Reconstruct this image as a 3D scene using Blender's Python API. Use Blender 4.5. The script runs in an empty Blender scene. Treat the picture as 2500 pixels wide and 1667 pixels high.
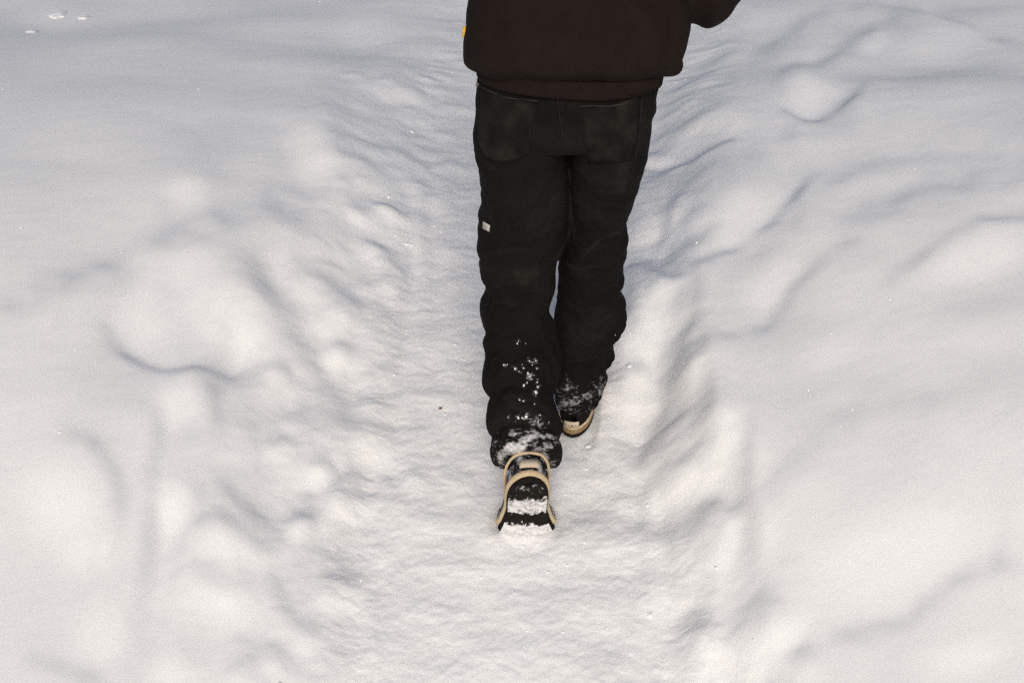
import bpy, bmesh, math, random
import numpy as np
from mathutils import Vector, Matrix
from mathutils.bvhtree import BVHTree

random.seed(7)
rng = np.random.default_rng(7)
scene = bpy.context.scene
COL = scene.collection

# ------------------------------------------------------------------ camera
CAM_H = 1.6
PITCH = math.radians(28.0)
FPX = 3000.0                       # focal length in pixels of the 2500 px wide photograph
cam_data = bpy.data.cameras.new('camera')
cam_data.sensor_width = 36.0
cam_data.lens = 36.0 * FPX / 2500.0
cam_data.clip_start = 0.05
cam_data.clip_end = 2000.0
cam = bpy.data.objects.new('camera', cam_data)
cam.location = (0, 0, CAM_H)
cam.rotation_euler = (math.radians(90) - PITCH, 0, 0)
COL.objects.link(cam)
scene.camera = cam

# ------------------------------------------------------------------ light
SUN_EL = math.radians(30.0)
SUN_AZ_X = 0.015                   # the sun replaces the camera flash, from behind the photographer, a touch to the left
world = bpy.data.worlds.new('World')
scene.world = world
world.use_nodes = True
wn = world.node_tree
wn.nodes.clear()
sky = wn.nodes.new('ShaderNodeTexSky')
sky.sky_type = 'NISHITA'
sky.sun_disc = False
sky.dust_density = 4.6
sky.ozone_density = 0.6
sky.sun_elevation = SUN_EL
sky.sun_rotation = math.radians(180)
bg = wn.nodes.new('ShaderNodeBackground')
bg.inputs['Strength'].default_value = 0.12
wo = wn.nodes.new('ShaderNodeOutputWorld')
wn.links.new(sky.outputs[0], bg.inputs[0])
wn.links.new(bg.outputs[0], wo.inputs[0])

flash_sun_data = bpy.data.lights.new('flash_sun', 'SUN')
flash_sun_data.energy = 2.0
flash_sun_data.angle = math.radians(28.0)
flash_sun_data.color = (1.0, 0.99, 0.98)
flash_sun = bpy.data.objects.new('flash_sun', flash_sun_data)
sdir = Vector((SUN_AZ_X, math.cos(SUN_EL), -math.sin(SUN_EL)))
flash_sun.rotation_euler = sdir.to_track_quat('-Z', 'Y').to_euler()
flash_sun.location = (0, -6, 6)
COL.objects.link(flash_sun)

scene.view_settings.view_transform = 'Standard'
scene.view_settings.look = 'None'
scene.view_settings.gamma = 1.0
scene.view_settings.use_curve_mapping = False
scene.view_settings.exposure = -0.52
scene.cycles.max_bounces = 6
scene.cycles.use_denoising = False

# ------------------------------------------------------------------ helpers
CP, SP = math.cos(PITCH), math.sin(PITCH)
def ray(px, py, k=1.0):
    """direction of the sight line through a point of the photograph (2500 px scale, or k times that)"""
    x = (px * k - 1250.0) / FPX
    y = (833.5 - py * k) / FPX
    return Vector((x, CP + y * SP, -SP + y * CP))
def at_depth(px, py, Y, k=1.0):
    d = ray(px, py, k)
    return Vector((0, 0, CAM_H)) + d * (Y / d.y)
def at_z(px, py, z=0.0, k=1.0):
    d = ray(px, py, k)
    return Vector((0, 0, CAM_H)) + d * ((z - CAM_H) / d.z)
K = 2500.0 / 2352.0

def smooth(e0, e1, x):
    t = np.clip((x - e0) / (e1 - e0), 0, 1)
    return t * t * (3 - 2 * t)

def _hash(ix, iy, seed):
    h = (ix.astype(np.int64) * 374761393 + iy.astype(np.int64) * 668265263 + seed * 1442695041) & 0xffffffff
    h = ((h ^ (h >> 13)) * 1274126177) & 0xffffffff
    h = (h ^ (h >> 16)) & 0xffffffff
    return h.astype(np.float64) / 4294967296.0
def perlin(x, y, seed=0):
    ix = np.floor(x); iy = np.floor(y)
    fx = x - ix; fy = y - iy
    u = fx * fx * fx * (fx * (fx * 6 - 15) + 10); v = fy * fy * fy * (fy * (fy * 6 - 15) + 10)
    def g(ox, oy):
        a = _hash(ix + ox, iy + oy, seed) * (2 * math.pi)
        return np.cos(a) * (fx - ox) + np.sin(a) * (fy - oy)
    n0 = g(0, 0) * (1 - u) + g(1, 0) * u
    n1 = g(0, 1) * (1 - u) + g(1, 1) * u
    return (n0 * (1 - v) + n1 * v) * 1.5
def fbm(x, y, seed=0, octv=4, gain=0.5):
    s = np.zeros_like(x); a = 1.0; f = 1.0
    for o in range(octv):
        s += a * perlin(x * f + 13.7 * o, y * f - 7.1 * o, seed + o); a *= gain; f *= 2.03
    return s

def new_mesh_object(name, verts, faces, mat=None, parent=None, smooth_shade=True):
    me = bpy.data.meshes.new(name)
    me.from_pydata([tuple(v) for v in verts], [], [tuple(f) for f in faces])
    me.update()
    if smooth_shade:
        me.polygons.foreach_set('use_smooth', [True] * len(me.polygons))
    if mat: me.materials.append(mat)
    ob = bpy.data.objects.new(name, me)
    COL.objects.link(ob)
    if parent is not None: ob.parent = parent
    return ob

def material(name):
    m = bpy.data.materials.new(name); m.use_nodes = True
    nt = m.node_tree; nt.nodes.clear()
    out = nt.nodes.new('ShaderNodeOutputMaterial')
    b = nt.nodes.new('ShaderNodeBsdfPrincipled')
    nt.links.new(b.outputs[0], out.inputs[0])
    return m, nt, b
def node(nt, kind, **inp):
    n = nt.nodes.new(kind)
    for k, v in inp.items():
        n.inputs[k.replace('_', ' ')].default_value = v
    return n

# ------------------------------------------------------------------ materials
def snow_material():
    m, nt, b = material('snow')
    b.inputs['Base Color'].default_value = (0.855, 0.862, 0.87, 1)
    b.inputs['Roughness'].default_value = 0.75
    b.inputs['Specular IOR Level'].default_value = 0.25
    b.inputs['Subsurface Weight'].default_value = 0.0
    b.inputs['Subsurface Radius'].default_value = (1.0, 1.15, 1.35)
    b.inputs['Subsurface Scale'].default_value = 0.012
    tc = node(nt, 'ShaderNodeTexCoord')
    n1 = node(nt, 'ShaderNodeTexNoise', Scale=260.0, Detail=4.0, Roughness=0.65)
    n2 = node(nt, 'ShaderNodeTexNoise', Scale=70.0, Detail=4.0, Roughness=0.6)
    nt.links.new(tc.outputs['Object'], n1.inputs['Vector'])
    nt.links.new(tc.outputs['Object'], n2.inputs['Vector'])
    at = nt.nodes.new('ShaderNodeAttribute'); at.attribute_name = 'rough'
    mul = nt.nodes.new('ShaderNodeMath'); mul.operation = 'MULTIPLY'
    nt.links.new(n2.outputs[0], mul.inputs[0]); nt.links.new(at.outputs['Fac'], mul.inputs[1])
    bu1 = node(nt, 'ShaderNodeBump', Strength=0.5, Distance=0.0014)
    nt.links.new(n1.outputs[0], bu1.inputs['Height'])
    bu2 = node(nt, 'ShaderNodeBump', Strength=0.6, Distance=0.003)
    nt.links.new(mul.outputs[0], bu2.inputs['Height'])
    nt.links.new(bu1.outputs[0], bu2.inputs['Normal'])
    nt.links.new(bu2.outputs[0], b.inputs['Normal'])
    # a faint grey-to-white variation of the packed snow (trodden-in dirt), only on the path
    n3 = node(nt, 'ShaderNodeTexNoise', Scale=9.0, Detail=5.0, Roughness=0.65)
    nt.links.new(tc.outputs['Object'], n3.inputs['Vector'])
    rp = nt.nodes.new('ShaderNodeValToRGB')
    rp.color_ramp.elements[0].position = 0.42; rp.color_ramp.elements[0].color = (0.855, 0.862, 0.87, 1)
    rp.color_ramp.elements[1].position = 0.72; rp.color_ramp.elements[1].color = (0.835, 0.83, 0.832, 1)
    nt.links.new(n3.outputs[0], rp.inputs[0])
    mx = nt.nodes.new('ShaderNodeMixRGB')
    mx.inputs[1].default_value = (0.855, 0.862, 0.87, 1)
    nt.links.new(at.outputs['Fac'], mx.inputs[0]); nt.links.new(rp.outputs[0], mx.inputs[2])
    nt.links.new(mx.outputs[0], b.inputs['Base Color'])
    return m
SNOW = snow_material()

def cloth_material(name, col, col2, scale, bump, snow=False, weave=900.0, sheen=0.0, wear=False):
    m, nt, b = material(name)
    b.inputs['Roughness'].default_value = 0.9
    b.inputs['Specular IOR Level'].default_value = 0.06
    b.inputs['Sheen Weight'].default_value = sheen
    b.inputs['Sheen Roughness'].default_value = 0.6
    tc = node(nt, 'ShaderNodeTexCoord')
    n1 = node(nt, 'ShaderNodeTexNoise', Scale=scale, Detail=6.0, Roughness=0.65)
    nt.links.new(tc.outputs['Object'], n1.inputs['Vector'])
    rp = nt.nodes.new('ShaderNodeValToRGB')
    rp.color_ramp.elements[0].position = 0.35; rp.color_ramp.elements[0].color = (*col, 1)
    rp.color_ramp.elements[1].position = 0.75; rp.color_ramp.elements[1].color = (*col2, 1)
    nt.links.new(n1.outputs[0], rp.inputs[0])
    n2 = node(nt, 'ShaderNodeTexNoise', Scale=weave, Detail=2.0)
    nt.links.new(tc.outputs['Object'], n2.inputs['Vector'])
    bu = node(nt, 'ShaderNodeBump', Strength=bump, Distance=0.001)
    nt.links.new(n2.outputs[0], bu.inputs['Height'])
    nt.links.new(bu.outputs[0], b.inputs['Normal'])
    last = rp.outputs[0]
    if wear:
        aw = nt.nodes.new('ShaderNodeAttribute'); aw.attribute_name = 'wear'
        nw = node(nt, 'ShaderNodeTexNoise', Scale=55.0, Detail=6.0, Roughness=0.7)
        nt.links.new(tc.outputs['Object'], nw.inputs['Vector'])
        mw = nt.nodes.new('ShaderNodeMath'); mw.operation = 'MULTIPLY'
        nt.links.new(aw.outputs['Fac'], mw.inputs[0]); nt.links.new(nw.outputs[0], mw.inputs[1])
        mxw = nt.nodes.new('ShaderNodeMixRGB'); mxw.inputs[2].default_value = (0.034, 0.030, 0.026, 1)
        nt.links.new(mw.outputs[0], mxw.inputs[0]); nt.links.new(last, mxw.inputs[1])
        last = mxw.outputs[0]
    if snow:
        at = nt.nodes.new('ShaderNodeAttribute'); at.attribute_name = 'snow'
        mp = node(nt, 'ShaderNodeMapping'); mp.inputs['Scale'].default_value = (1.0, 1.6, 2.2)
        nt.links.new(tc.outputs['Object'], mp.inputs['Vector'])
        ns = node(nt, 'ShaderNodeTexNoise', Scale=85.0, Detail=6.0, Roughness=0.72)
        nt.links.new(mp.outputs[0], ns.inputs['Vector'])
        ad = nt.nodes.new('ShaderNodeMath'); ad.operation = 'ADD'
        nt.links.new(at.outputs['Fac'], ad.inputs[0]); nt.links.new(ns.outputs[0], ad.inputs[1])
        r2 = nt.nodes.new('ShaderNodeValToRGB')
        r2.color_ramp.elements[0].position = 0.86; r2.color_ramp.elements[0].color = (0, 0, 0, 1)
        r2.color_ramp.elements[1].position = 1.12; r2.color_ramp.elements[1].color = (0.85, 0.85, 0.85, 1)
        mr = nt.nodes.new('ShaderNodeMapRange')
        mr.inputs['From Min'].default_value = 0.88; mr.inputs['From Max'].default_value = 1.22
        mr.inputs['To Max'].default_value = 0.85
        nt.nodes.remove(r2)
        nt.links.new(ad.outputs[0], mr.inputs['Value'])
        mx = nt.nodes.new('ShaderNodeMixRGB'); mx.inputs[2].default_value = (0.82, 0.82, 0.84, 1)
        nt.links.new(mr.outputs[0], mx.inputs[0]); nt.links.new(last, mx.inputs[1])
        last = mx.outputs[0]
    nt.links.new(last, b.inputs['Base Color'])
    return m
DENIM = cloth_material('black_denim', (0.0062, 0.0060, 0.0056), (0.0100, 0.0093, 0.0085), 14.0, 0.25, snow=True, wear=True)
FLEECE = cloth_material('brown_fleece', (0.0125, 0.0085, 0.0075), (0.0165, 0.0115, 0.0100), 30.0, 0.3, weave=500.0)
RIB = cloth_material('brown_rib', (0.0125, 0.0082, 0.0072), (0.0160, 0.0108, 0.0095), 30.0, 0.3, weave=500.0)
CANVAS = cloth_material('black_canvas', (0.008, 0.008, 0.0075), (0.014, 0.013, 0.012), 20.0, 0.3, snow=True)
TREAD = cloth_material('black_rubber', (0.010, 0.009, 0.008), (0.020, 0.018, 0.016), 40.0, 0.6, snow=True, weave=160.0)
THREAD = cloth_material('grey_thread', (0.022, 0.020, 0.018), (0.075, 0.07, 0.063), 60.0, 0.2)
SEAM = cloth_material('black_seam_thread', (0.010, 0.0095, 0.009), (0.030, 0.028, 0.026), 40.0, 0.2)
CREAM = cloth_material('cream_rubber', (0.52, 0.40, 0.25), (0.66, 0.54, 0.37), 30.0, 0.15)
TAN = cloth_material('tan_rubber', (0.22, 0.145, 0.075), (0.33, 0.235, 0.135), 45.0, 0.15)
LABELCLOTH = cloth_material('cream_label', (0.52, 0.44, 0.33), (0.62, 0.54, 0.42), 60.0, 0.15)
PRINT = cloth_material('dark_print', (0.12, 0.09, 0.06), (0.17, 0.13, 0.09), 60.0, 0.1)
WHITETAG = cloth_material('off_white_tag', (0.40, 0.38, 0.36), (0.50, 0.48, 0.46), 120.0, 0.1)
GREYPRINT = cloth_material('grey_print', (0.16, 0.14, 0.145), (0.2, 0.18, 0.18), 120.0, 0.1)
YELLOW = cloth_material('yellow_tag', (0.75, 0.43, 0.04), (0.8, 0.5, 0.07), 90.0, 0.1)
METAL = cloth_material('worn_rivet', (0.16, 0.15, 0.135), (0.26, 0.25, 0.23), 200.0, 0.1)
SKIN = cloth_material('skin', (0.50, 0.32, 0.24), (0.56, 0.36, 0.27), 20.0, 0.1)
HAIR = cloth_material('dark_hair', (0.02, 0.014, 0.010), (0.035, 0.024, 0.016), 60.0, 0.6)
LEAF = cloth_material('dry_leaf', (0.14, 0.045, 0.02), (0.22, 0.08, 0.03), 200.0, 0.1)

# ------------------------------------------------------------------ snow ground
def base_slope(y):
    return np.interp(y, [0.5, 1.7, 2.3, 3.0, 4.0, 5.5, 7.5, 12.0], [0.30, 0.37, 0.28, 0.18, 0.06, -0.045, -0.085, 0.0])  # slope shaped to dim the snow with distance, in place of flash fall-off
_yy = np.linspace(-40, 60, 20001)
_sl = base_slope(_yy) * smooth(-3, 1, _yy) * (1 - smooth(20, 40, _yy))
_zz = np.cumsum(_sl) * (_yy[1] - _yy[0])
_zz -= np.interp(2.6, _yy, _zz)
def base_z(y):
    return np.interp(y, _yy, _zz)

def px_ground(pts, z=0.0, k=K):
    """points of the photograph (2352 px scale) put down on the snow"""
    out = []
    for (u, v) in pts:
        p = at_z(u, v, z, k)
        for _ in range(4):
            p = at_z(u, v, z + float(base_z(p.y)), k)
        out.append((p.x, p.y))
    return np.array(out)

LEFT_EDGE = px_ground([(1150, 20), (1120, 100), (1085, 180), (1040, 260), (1005, 340), (970, 430), (935, 560), (885, 680), (855, 800), (845, 900), (832, 1000),
                       (820, 1100), (806, 1200), (792, 1300), (776, 1400), (758, 1500), (738, 1600)])
RIGHT_EDGE = px_ground([(1600, 60), (1570, 160), (1530, 260), (1500, 340), (1465, 450), (1450, 560), (1425, 700), (1415, 830), (1428, 930), (1465, 1000), (1500, 1150),
                        (1530, 1250), (1570, 1340), (1610, 1450), (1655, 1568)])
def edge_x(E, y):
    o = np.argsort(E[:, 1])
    return np.interp(y, E[o, 1], E[o, 0])

# The relief of the drifts, as seen in the photograph: patches of snow that climb away from the photographer (positive slope)
# (u, v, half width, half height, rotation in degrees, slope)
RISES = [
    (720, 372, 62, 66, -30, .17), (690, 330, 70, 50, 0, .06), (435, 490, 52, 38, 0, .13), (840, 45, 80, 40, 0, .08), (120, 30, 90, 30, 0, .06), (640, 170, 120, 30, 0, .03),
    (400, 655, 135, 55, -12, .15), (520, 765, 115, 62, -10, .20), (330, 765, 75, 62, 0, .14), (338, 705, 36, 34, 0, .05),
    (700, 655, 88, 52, -30, .16), (640, 620, 44, 30, 0, .08), (770, 770, 40, 60, 0, .05), (952, 512, 22, 46, 0, .15), (1005, 522, 20, 26, 0, .12), (1010, 430, 32, 36, 0, .09), (830, 700, 50, 60, 0, .07),
    (640, 870, 62, 38, 10, .14), (590, 905, 52, 40, 0, .08), (430, 948, 60, 52, -20, .18),
    (150, 1182, 95, 98, 0, .14), (215, 1290, 64, 42, 0, .10), (400, 1165, 38, 52, 0, .22), (520, 1266, 62, 50, 0, .24), (490, 1378, 115, 46, 0, .13),
    (640, 1095, 62, 42, 0, .06), (230, 1445, 74, 62, 30, .10), (390, 1532, 74, 36, 0, .13), (640, 1545, 80, 24, 0, .08),
    (850, 972, 42, 44, 0, .17), (735, 1060, 32, 24, 0, .19), (885, 817, 22, 16, 0, .18), (905, 620, 40, 30, 0, .06), (900, 1110, 60, 24, 0, .06), (950, 1030, 40, 18, 0, .06),
    (1865, 242, 80, 52, 15, .20), (1610, 316, 100, 38, 8, .20), (1500, 482, 52, 78, 25, .20), (1700, 542, 100, 72, 30, .20),
    (1490, 720, 60, 115, 8, .22), (1470, 862, 56, 70, 0, .22), (1770, 692, 80, 56, 35, .15), (2230, 682, 125, 56, 10, .16),
    (1590, 902, 27, 40, 0, .17), (1655, 1032, 44, 86, 0, .13), (1680, 1132, 26, 30, 0, .08), (1545, 1096, 58, 40, 0, .15),
    (1530, 1316, 64, 62, 0, .19), (1655, 1306, 27, 30, 0, .13), (2020, 1332, 195, 95, 15, .11), (2180, 1290, 85, 60, 0, .04), (2200, 1536, 115, 40, 10, .13),
    (1600, 1550, 64, 40, 0, .13), (1620, 1440, 32, 52, 0, .08), (2010, 106, 48, 30, 30, .11), (2150, 116, 115, 40, 0, .09), (1840, 136, 64, 30, 25, .11), (1690, 130, 84, 26, 30, .09),
    (1620, 190, 64, 26, 20, .06), (2100, 960, 130, 44, 20, .04), (1900, 860, 120, 40, 30, .04), (1840, 1180, 90, 60, 30, .05), (2280, 850, 120, 50, 10, .05), (2060, 470, 140, 30, 10, .04), (2250, 250, 130, 40, 0, .04),
    (1020, 1250, 110, 26, 0, .05), (1250, 1390, 160, 26, 0, .04), (1100, 1480, 130, 26, 0, .05), (1400, 1200, 70, 30, 0, .05), (1020, 900, 60, 30, 0, .05), (1000, 760, 50, 26, 0, .05),
]
# ... and lines where it breaks and falls away again (points, half width in px, slope)
BREAKS = [
    ([(-60, 820), (65, 765), (240, 665), (350, 618), (450, 580), (540, 545), (625, 520), (800, 528)], 27, -.15),
    ([(240, 790), (270, 815), (320, 851), (380, 872), (475, 862), (560, 839), (635, 812)], 9, -.30),
    ([(240, 812), (320, 876), (400, 892), (520, 872), (640, 838)], 24, -.06),
    ([(570, 645), (640, 715), (700, 768), (750, 850), (800, 915), (830, 960)], 19, -.13),
    ([(478, 885), (495, 930), (500, 1000)], 9, -.10),
    ([(340, 940), (368, 999), (378, 1054), (358, 1124), (346, 1184), (348, 1284), (364, 1375)], 11, -.10),
    ([(140, 1045), (200, 1045), (250, 1088), (278, 1154), (268, 1230)], 12, -.17),
    ([(430, 1212), (460, 1192), (505, 1182), (550, 1198), (605, 1236), (642, 1309), (655, 1390)], 11, -.17),
    ([(490, 1060), (510, 1085), (555, 1128), (605, 1166), (700, 1205), (780, 1233), (830, 1246)], 14, -.15),
    ([(500, 1475), (580, 1458), (675, 1485), (730, 1535)], 18, -.12),
    ([(40, 1500), (150, 1520), (212, 1536), (235, 1570)], 12, -.20),
    ([(795, 1000), (830, 1015), (875, 1003), (930, 1060)], 6, -.18),
    ([(700, 1078), (740, 1088), (775, 1066)], 5, -.2), ([(868, 832), (890, 836), (912, 826)], 4, -.2),
    ([(1785, 270), (1800, 285), (1845, 305), (1905, 292), (1945, 263), (2000, 215)], 8, -.22),
    ([(1495, 358), (1515, 365), (1580, 366), (1640, 353), (1695, 338)], 6, -.32),
    ([(1435, 572), (1455, 568), (1518, 534), (1536, 488), (1557, 418)], 6, -.24),
    ([(1580, 634), (1610, 625), (1672, 599), (1722, 569), (1778, 538), (1828, 491), (1895, 425)], 7, -.30),
    ([(1620, 645), (1700, 612), (1760, 575), (1860, 500), (1960, 420)], 22, -.07),
    ([(1604, 690), (1588, 740), (1556, 800), (1550, 840), (1530, 890), (1522, 918)], 9, -.20), ([(1410, 928), (1450, 940), (1508, 943)], 5, -.28),
    ([(1560, 870), (1585, 852), (1620, 818), (1670, 809), (1745, 788), (1822, 708), (1900, 645), (2000, 600)], 12, -.18),
    ([(1990, 738), (2070, 698), (2145, 652), (2210, 612), (2270, 592), (2352, 586), (2450, 590)], 12, -.20),
    ([(1895, 570), (2020, 540), (2145, 500), (2352, 480), (2460, 480)], 24, -.10),
    ([(1645, 165), (1770, 90), (1870, 35), (1995, 10), (2080, 20), (2170, 50), (2245, 75), (2310, 105), (2380, 150)], 13, -.15),
    ([(1760, 215), (1845, 165), (1945, 115), (1985, 85), (2045, 55), (2130, 47)], 15, -.15),
    ([(1690, 390), (1790, 360), (1900, 300), (1970, 235)], 20, -.08), ([(1900, 440), (2100, 400), (2380, 390)], 30, -.05),
    ([(1716, 975), (1712, 1084), (1702, 1144), (1656, 1198), (1630, 1248), (1620, 1315)], 9, -.14),
    ([(1474, 960), (1488, 1044), (1480, 1094), (1488, 1170)], 7, -.12),
    ([(1598, 1280), (1620, 1360), (1594, 1446)], 10, -.12),
    ([(1790, 1515), (1870, 1498), (1970, 1474), (2096, 1434), (2170, 1374), (2222, 1363), (2380, 1338)], 14, -.22),
    ([(2298, 1255), (2288, 1320), (2276, 1362)], 8, -.12), ([(1562, 785), (1578, 865)], 12, -.12),
    ([(1760, 1140), (1830, 1085), (1900, 1045), (2020, 1000), (2200, 985)], 24, -.08),
    ([(820, 1240), (838, 1300), (870, 1350), (862, 1420)], 8, -.12), ([(560, 1010), (660, 1000), (760, 1020)], 20, -.05),
]

def seg_signed(P, X, Y):
    best = np.full(X.shape, 1e9); sgn = np.ones_like(X); tt = np.zeros_like(X)
    n = len(P) - 1
    for i in range(n):
        a, b = P[i], P[i + 1]; d = b - a; L2 = d @ d
        t = np.clip(((X - a[0]) * d[0] + (Y - a[1]) * d[1]) / L2, 0, 1)
        dx = X - a[0] - t * d[0]; dy = Y - a[1] - t * d[1]
        dist = np.hypot(dx, dy)
        m = dist < best
        best = np.where(m, dist, best)
        sgn = np.where(m, np.sign(d[0] * (Y - a[1]) - d[1] * (X - a[0])), sgn)
        tt = np.where(m, (i + t) / n, tt)
    return best, sgn, tt

def refine(P, n=6):
    P = np.asarray(P); out = []
    m = len(P)
    for i in range(m - 1):
        p0 = P[max(i - 1, 0)]; p1 = P[i]; p2 = P[i + 1]; p3 = P[min(i + 2, m - 1)]
        for j in range(n):
            t = j / n
            out.append(0.5 * (2 * p1 + (p2 - p0) * t + (2 * p0 - 5 * p1 + 4 * p2 - p3) * t * t + (3 * p1 - p0 - 3 * p2 + p3) * t ** 3))
    out.append(P[-1])
    return np.array(out)

GX0, GX1, GY0, GY1, GS = -5.0, 5.0, 0.7, 10.5, 0.0085
def blur(A, sig, passes=3):
    """three box passes, a close match to a gaussian of sig cells"""
    w = max(1, int(round(sig * 1.0)))
    for _ in range(passes):
        for ax in (0, 1):
            P = np.pad(A, [(w + 1, w) if i == ax else (0, 0) for i in (0, 1)], mode='edge')
            C = np.cumsum(P, axis=ax)
            n = 2 * w + 1
            A = (np.take(C, range(n, C.shape[ax]), axis=ax) - np.take(C, range(0, C.shape[ax] - n), axis=ax)) / n
    return A
RELIEF = 0.4
SLOPE_GAIN = 1.0
def feature_layer():
    gx = np.arange(GX0, GX1, GS); gy = np.arange(GY0, GY1, GS)
    X2, Y2 = np.meshgrid(gx, gy)
    X = X2.ravel(); Y = Y2.ravel()
    wx = X + 0.012 * fbm(X * 4, Y * 4, 11, 3) + 0.004 * fbm(X * 14, Y * 14, 12, 3)
    wy = Y + 0.016 * fbm(X * 4 + 5, Y * 4, 14, 3) + 0.006 * fbm(X * 14, Y * 14, 15, 3)
    soft = np.zeros_like(X); crisp = np.zeros_like(X)
    # where each point of the snow appears in the photograph (2352 px scale)
    zc = (base_z(wy) + 0.09) - CAM_H
    dpt = wy * CP - zc * SP
    U = (1250 + FPX * wx / dpt) / K; Vv = (833.5 - FPX * (wy * SP + zc * CP) / dpt) / K
    S = np.zeros_like(X)
    for (u, v, ru, rv, rot, val) in RISES:
        R = 1.5 * max(ru, rv)
        m = (np.abs(U - u) < R) & (np.abs(Vv - v) < R)
        if not m.any(): continue
        c_, s_ = math.cos(math.radians(rot)), math.sin(math.radians(rot))
        du = U[m] - u; dv = -(Vv[m] - v)
        r2 = ((du * c_ + dv * s_) / ru) ** 2 + ((-du * s_ + dv * c_) / rv) ** 2
        S[m] += val * np.exp(-r2 ** 1.4 * 1.3)
    for (pts, w, val) in BREAKS:
        P = refine(np.array(pts, dtype=float), 4)
        lo = P.min(0) - 3 * w; hi = P.max(0) + 3 * w
        m = (U > lo[0]) & (U < hi[0]) & (Vv > lo[1]) & (Vv < hi[1])
        if not m.any(): continue
        d, sg, t = seg_signed(P, U[m], Vv[m])
        taper = smooth(0, 0.15, t) * smooth(1, 0.85, t)
        brk = 0.75 + 0.6 * perlin(U[m] / 60.0 + 3, Vv[m] / 45.0, 78)      # a break comes and goes along its line
        S[m] += np.clip(brk, 0.15, 1.3) * val * np.exp(-(d / (w * 1.45)) ** 2) * taper
    S = S.reshape(X2.shape) * (SLOPE_GAIN * np.interp(gy, [1.6, 2.4, 3.2, 6.0], [1.75, 1.7, 1.5, 1.25]))[:, None]
    # climb along the line of sight, then take out the drift so that the hill keeps its shape
    H = np.cumsum(S, axis=0) * GS
    def blur_y(A, w):
        for _ in range(3):
            Pd = np.pad(A, [(w + 1, w), (0, 0)], mode='edge'); C = np.cumsum(Pd, axis=0); n = 2 * w + 1
            A = (C[n:] - C[:-n]) / n
        return A
    H = H - blur_y(H, int(0.42 / GS))
    H *= (smooth(GY0, GY0 + 0.3, gy) * smooth(GY1, GY1 - 1.5, gy))[:, None]
    drawn = blur(H, 1.0, 2)
    # broken lumps along the trodden edges and flat scuffed pads on the floor
    C2 = crisp.reshape(X2.shape)
    lr = np.random.default_rng(21)
    def lump(cx, cy, rx, ry, h, pw, ang):
        i0 = int((cx - 1.3 * max(rx, ry) - GX0) / GS); i1 = int((cx + 1.3 * max(rx, ry) - GX0) / GS) + 2
        j0 = int((cy - 1.3 * max(rx, ry) - GY0) / GS); j1 = int((cy + 1.3 * max(rx, ry) - GY0) / GS) + 2
        if i0 < 0 or j0 < 0 or i1 >= C2.shape[1] or j1 >= C2.shape[0]: return
        A = gx[None, i0:i1] - cx; B = gy[j0:j1, None] - cy
        ca, sa = math.cos(ang), math.sin(ang)
        r2 = ((A * ca + B * sa) / rx) ** 2 + ((-A * sa + B * ca) / ry) ** 2
        C2[j0:j1, i0:i1] += h * np.clip(1 - r2, 0, 1) ** pw
    for k in range(640):
        cy = 1.4 + 7.5 * lr.random() ** 1.5
        left = lr.random() < 0.55
        e = float(edge_x(LEFT_EDGE if left else RIGHT_EDGE, np.array([cy]))[0])
        off = lr.normal(0.07, 0.10) if left else lr.normal(0.03, 0.06)
        r = 0.012 + 0.045 * lr.random() ** 2.2
        lump(e - off if left else e + off, cy, r * lr.uniform(0.9, 1.5), r * lr.uniform(0.8, 1.3), r * lr.uniform(0.16, 0.38) * float(np.interp(cy, [2.6, 4.0], [1.0, 0.45])), 0.9, lr.uniform(0, 3.1))
    for k in range(1500):
        cy = 1.4 + 7.0 * lr.random() ** 1.4
        xl = float(edge_x(LEFT_EDGE, np.array([cy]))[0]); xr = float(edge_x(RIGHT_EDGE, np.array([cy]))[0])
        cx = xl + (xr - xl) * lr.random()
        r = 0.014 + 0.05 * lr.random() ** 2
        lump(cx, cy, r * lr.uniform(1.0, 2.2), r * lr.uniform(0.6, 1.2), r * lr.uniform(-0.06, 0.08), 0.9, lr.normal(0, 0.5))
    crisp = C2.ravel()
    # rounded mounds heaped beside the path, smaller and flatter further out
    C2 = soft.reshape(X2.shape)
    for k in range(240):
        cy = 1.45 + 6.5 * lr.random() ** 1.5
        left = lr.random() < 0.6
        e = float(edge_x(LEFT_EDGE if left else RIGHT_EDGE, np.array([cy]))[0])
        off = abs(lr.normal(0.05, 0.42)) if left else abs(lr.normal(0.02, 0.22))
        r = lr.uniform(0.05, 0.15)
        lump(e - off if left else e + off, cy, r * lr.uniform(0.8, 1.4), r * lr.uniform(1.0, 1.9), r * lr.uniform(-0.03, 0.07), 1.5, lr.uniform(-0.6, 0.6))
    # half-filled prints on the path floor
    for k in range(26):
        cy = 1.5 + 4.5 * lr.random() ** 1.2
        xl = float(edge_x(LEFT_EDGE, np.array([cy]))[0]); xr = float(edge_x(RIGHT_EDGE, np.array([cy]))[0])
        cx = xl + (xr - xl) * lr.uniform(0.2, 0.85)
        lump(cx, cy, 0.06, 0.15, -lr.uniform(0.008, 0.02), 0.7, lr.normal(0, 0.2))
    soft = C2.ravel()
    L = blur(crisp.reshape(X2.shape), 1.2) + RELIEF * blur(soft.reshape(X2.shape), 3.4) + drawn
    return L
LAYER = None
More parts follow.
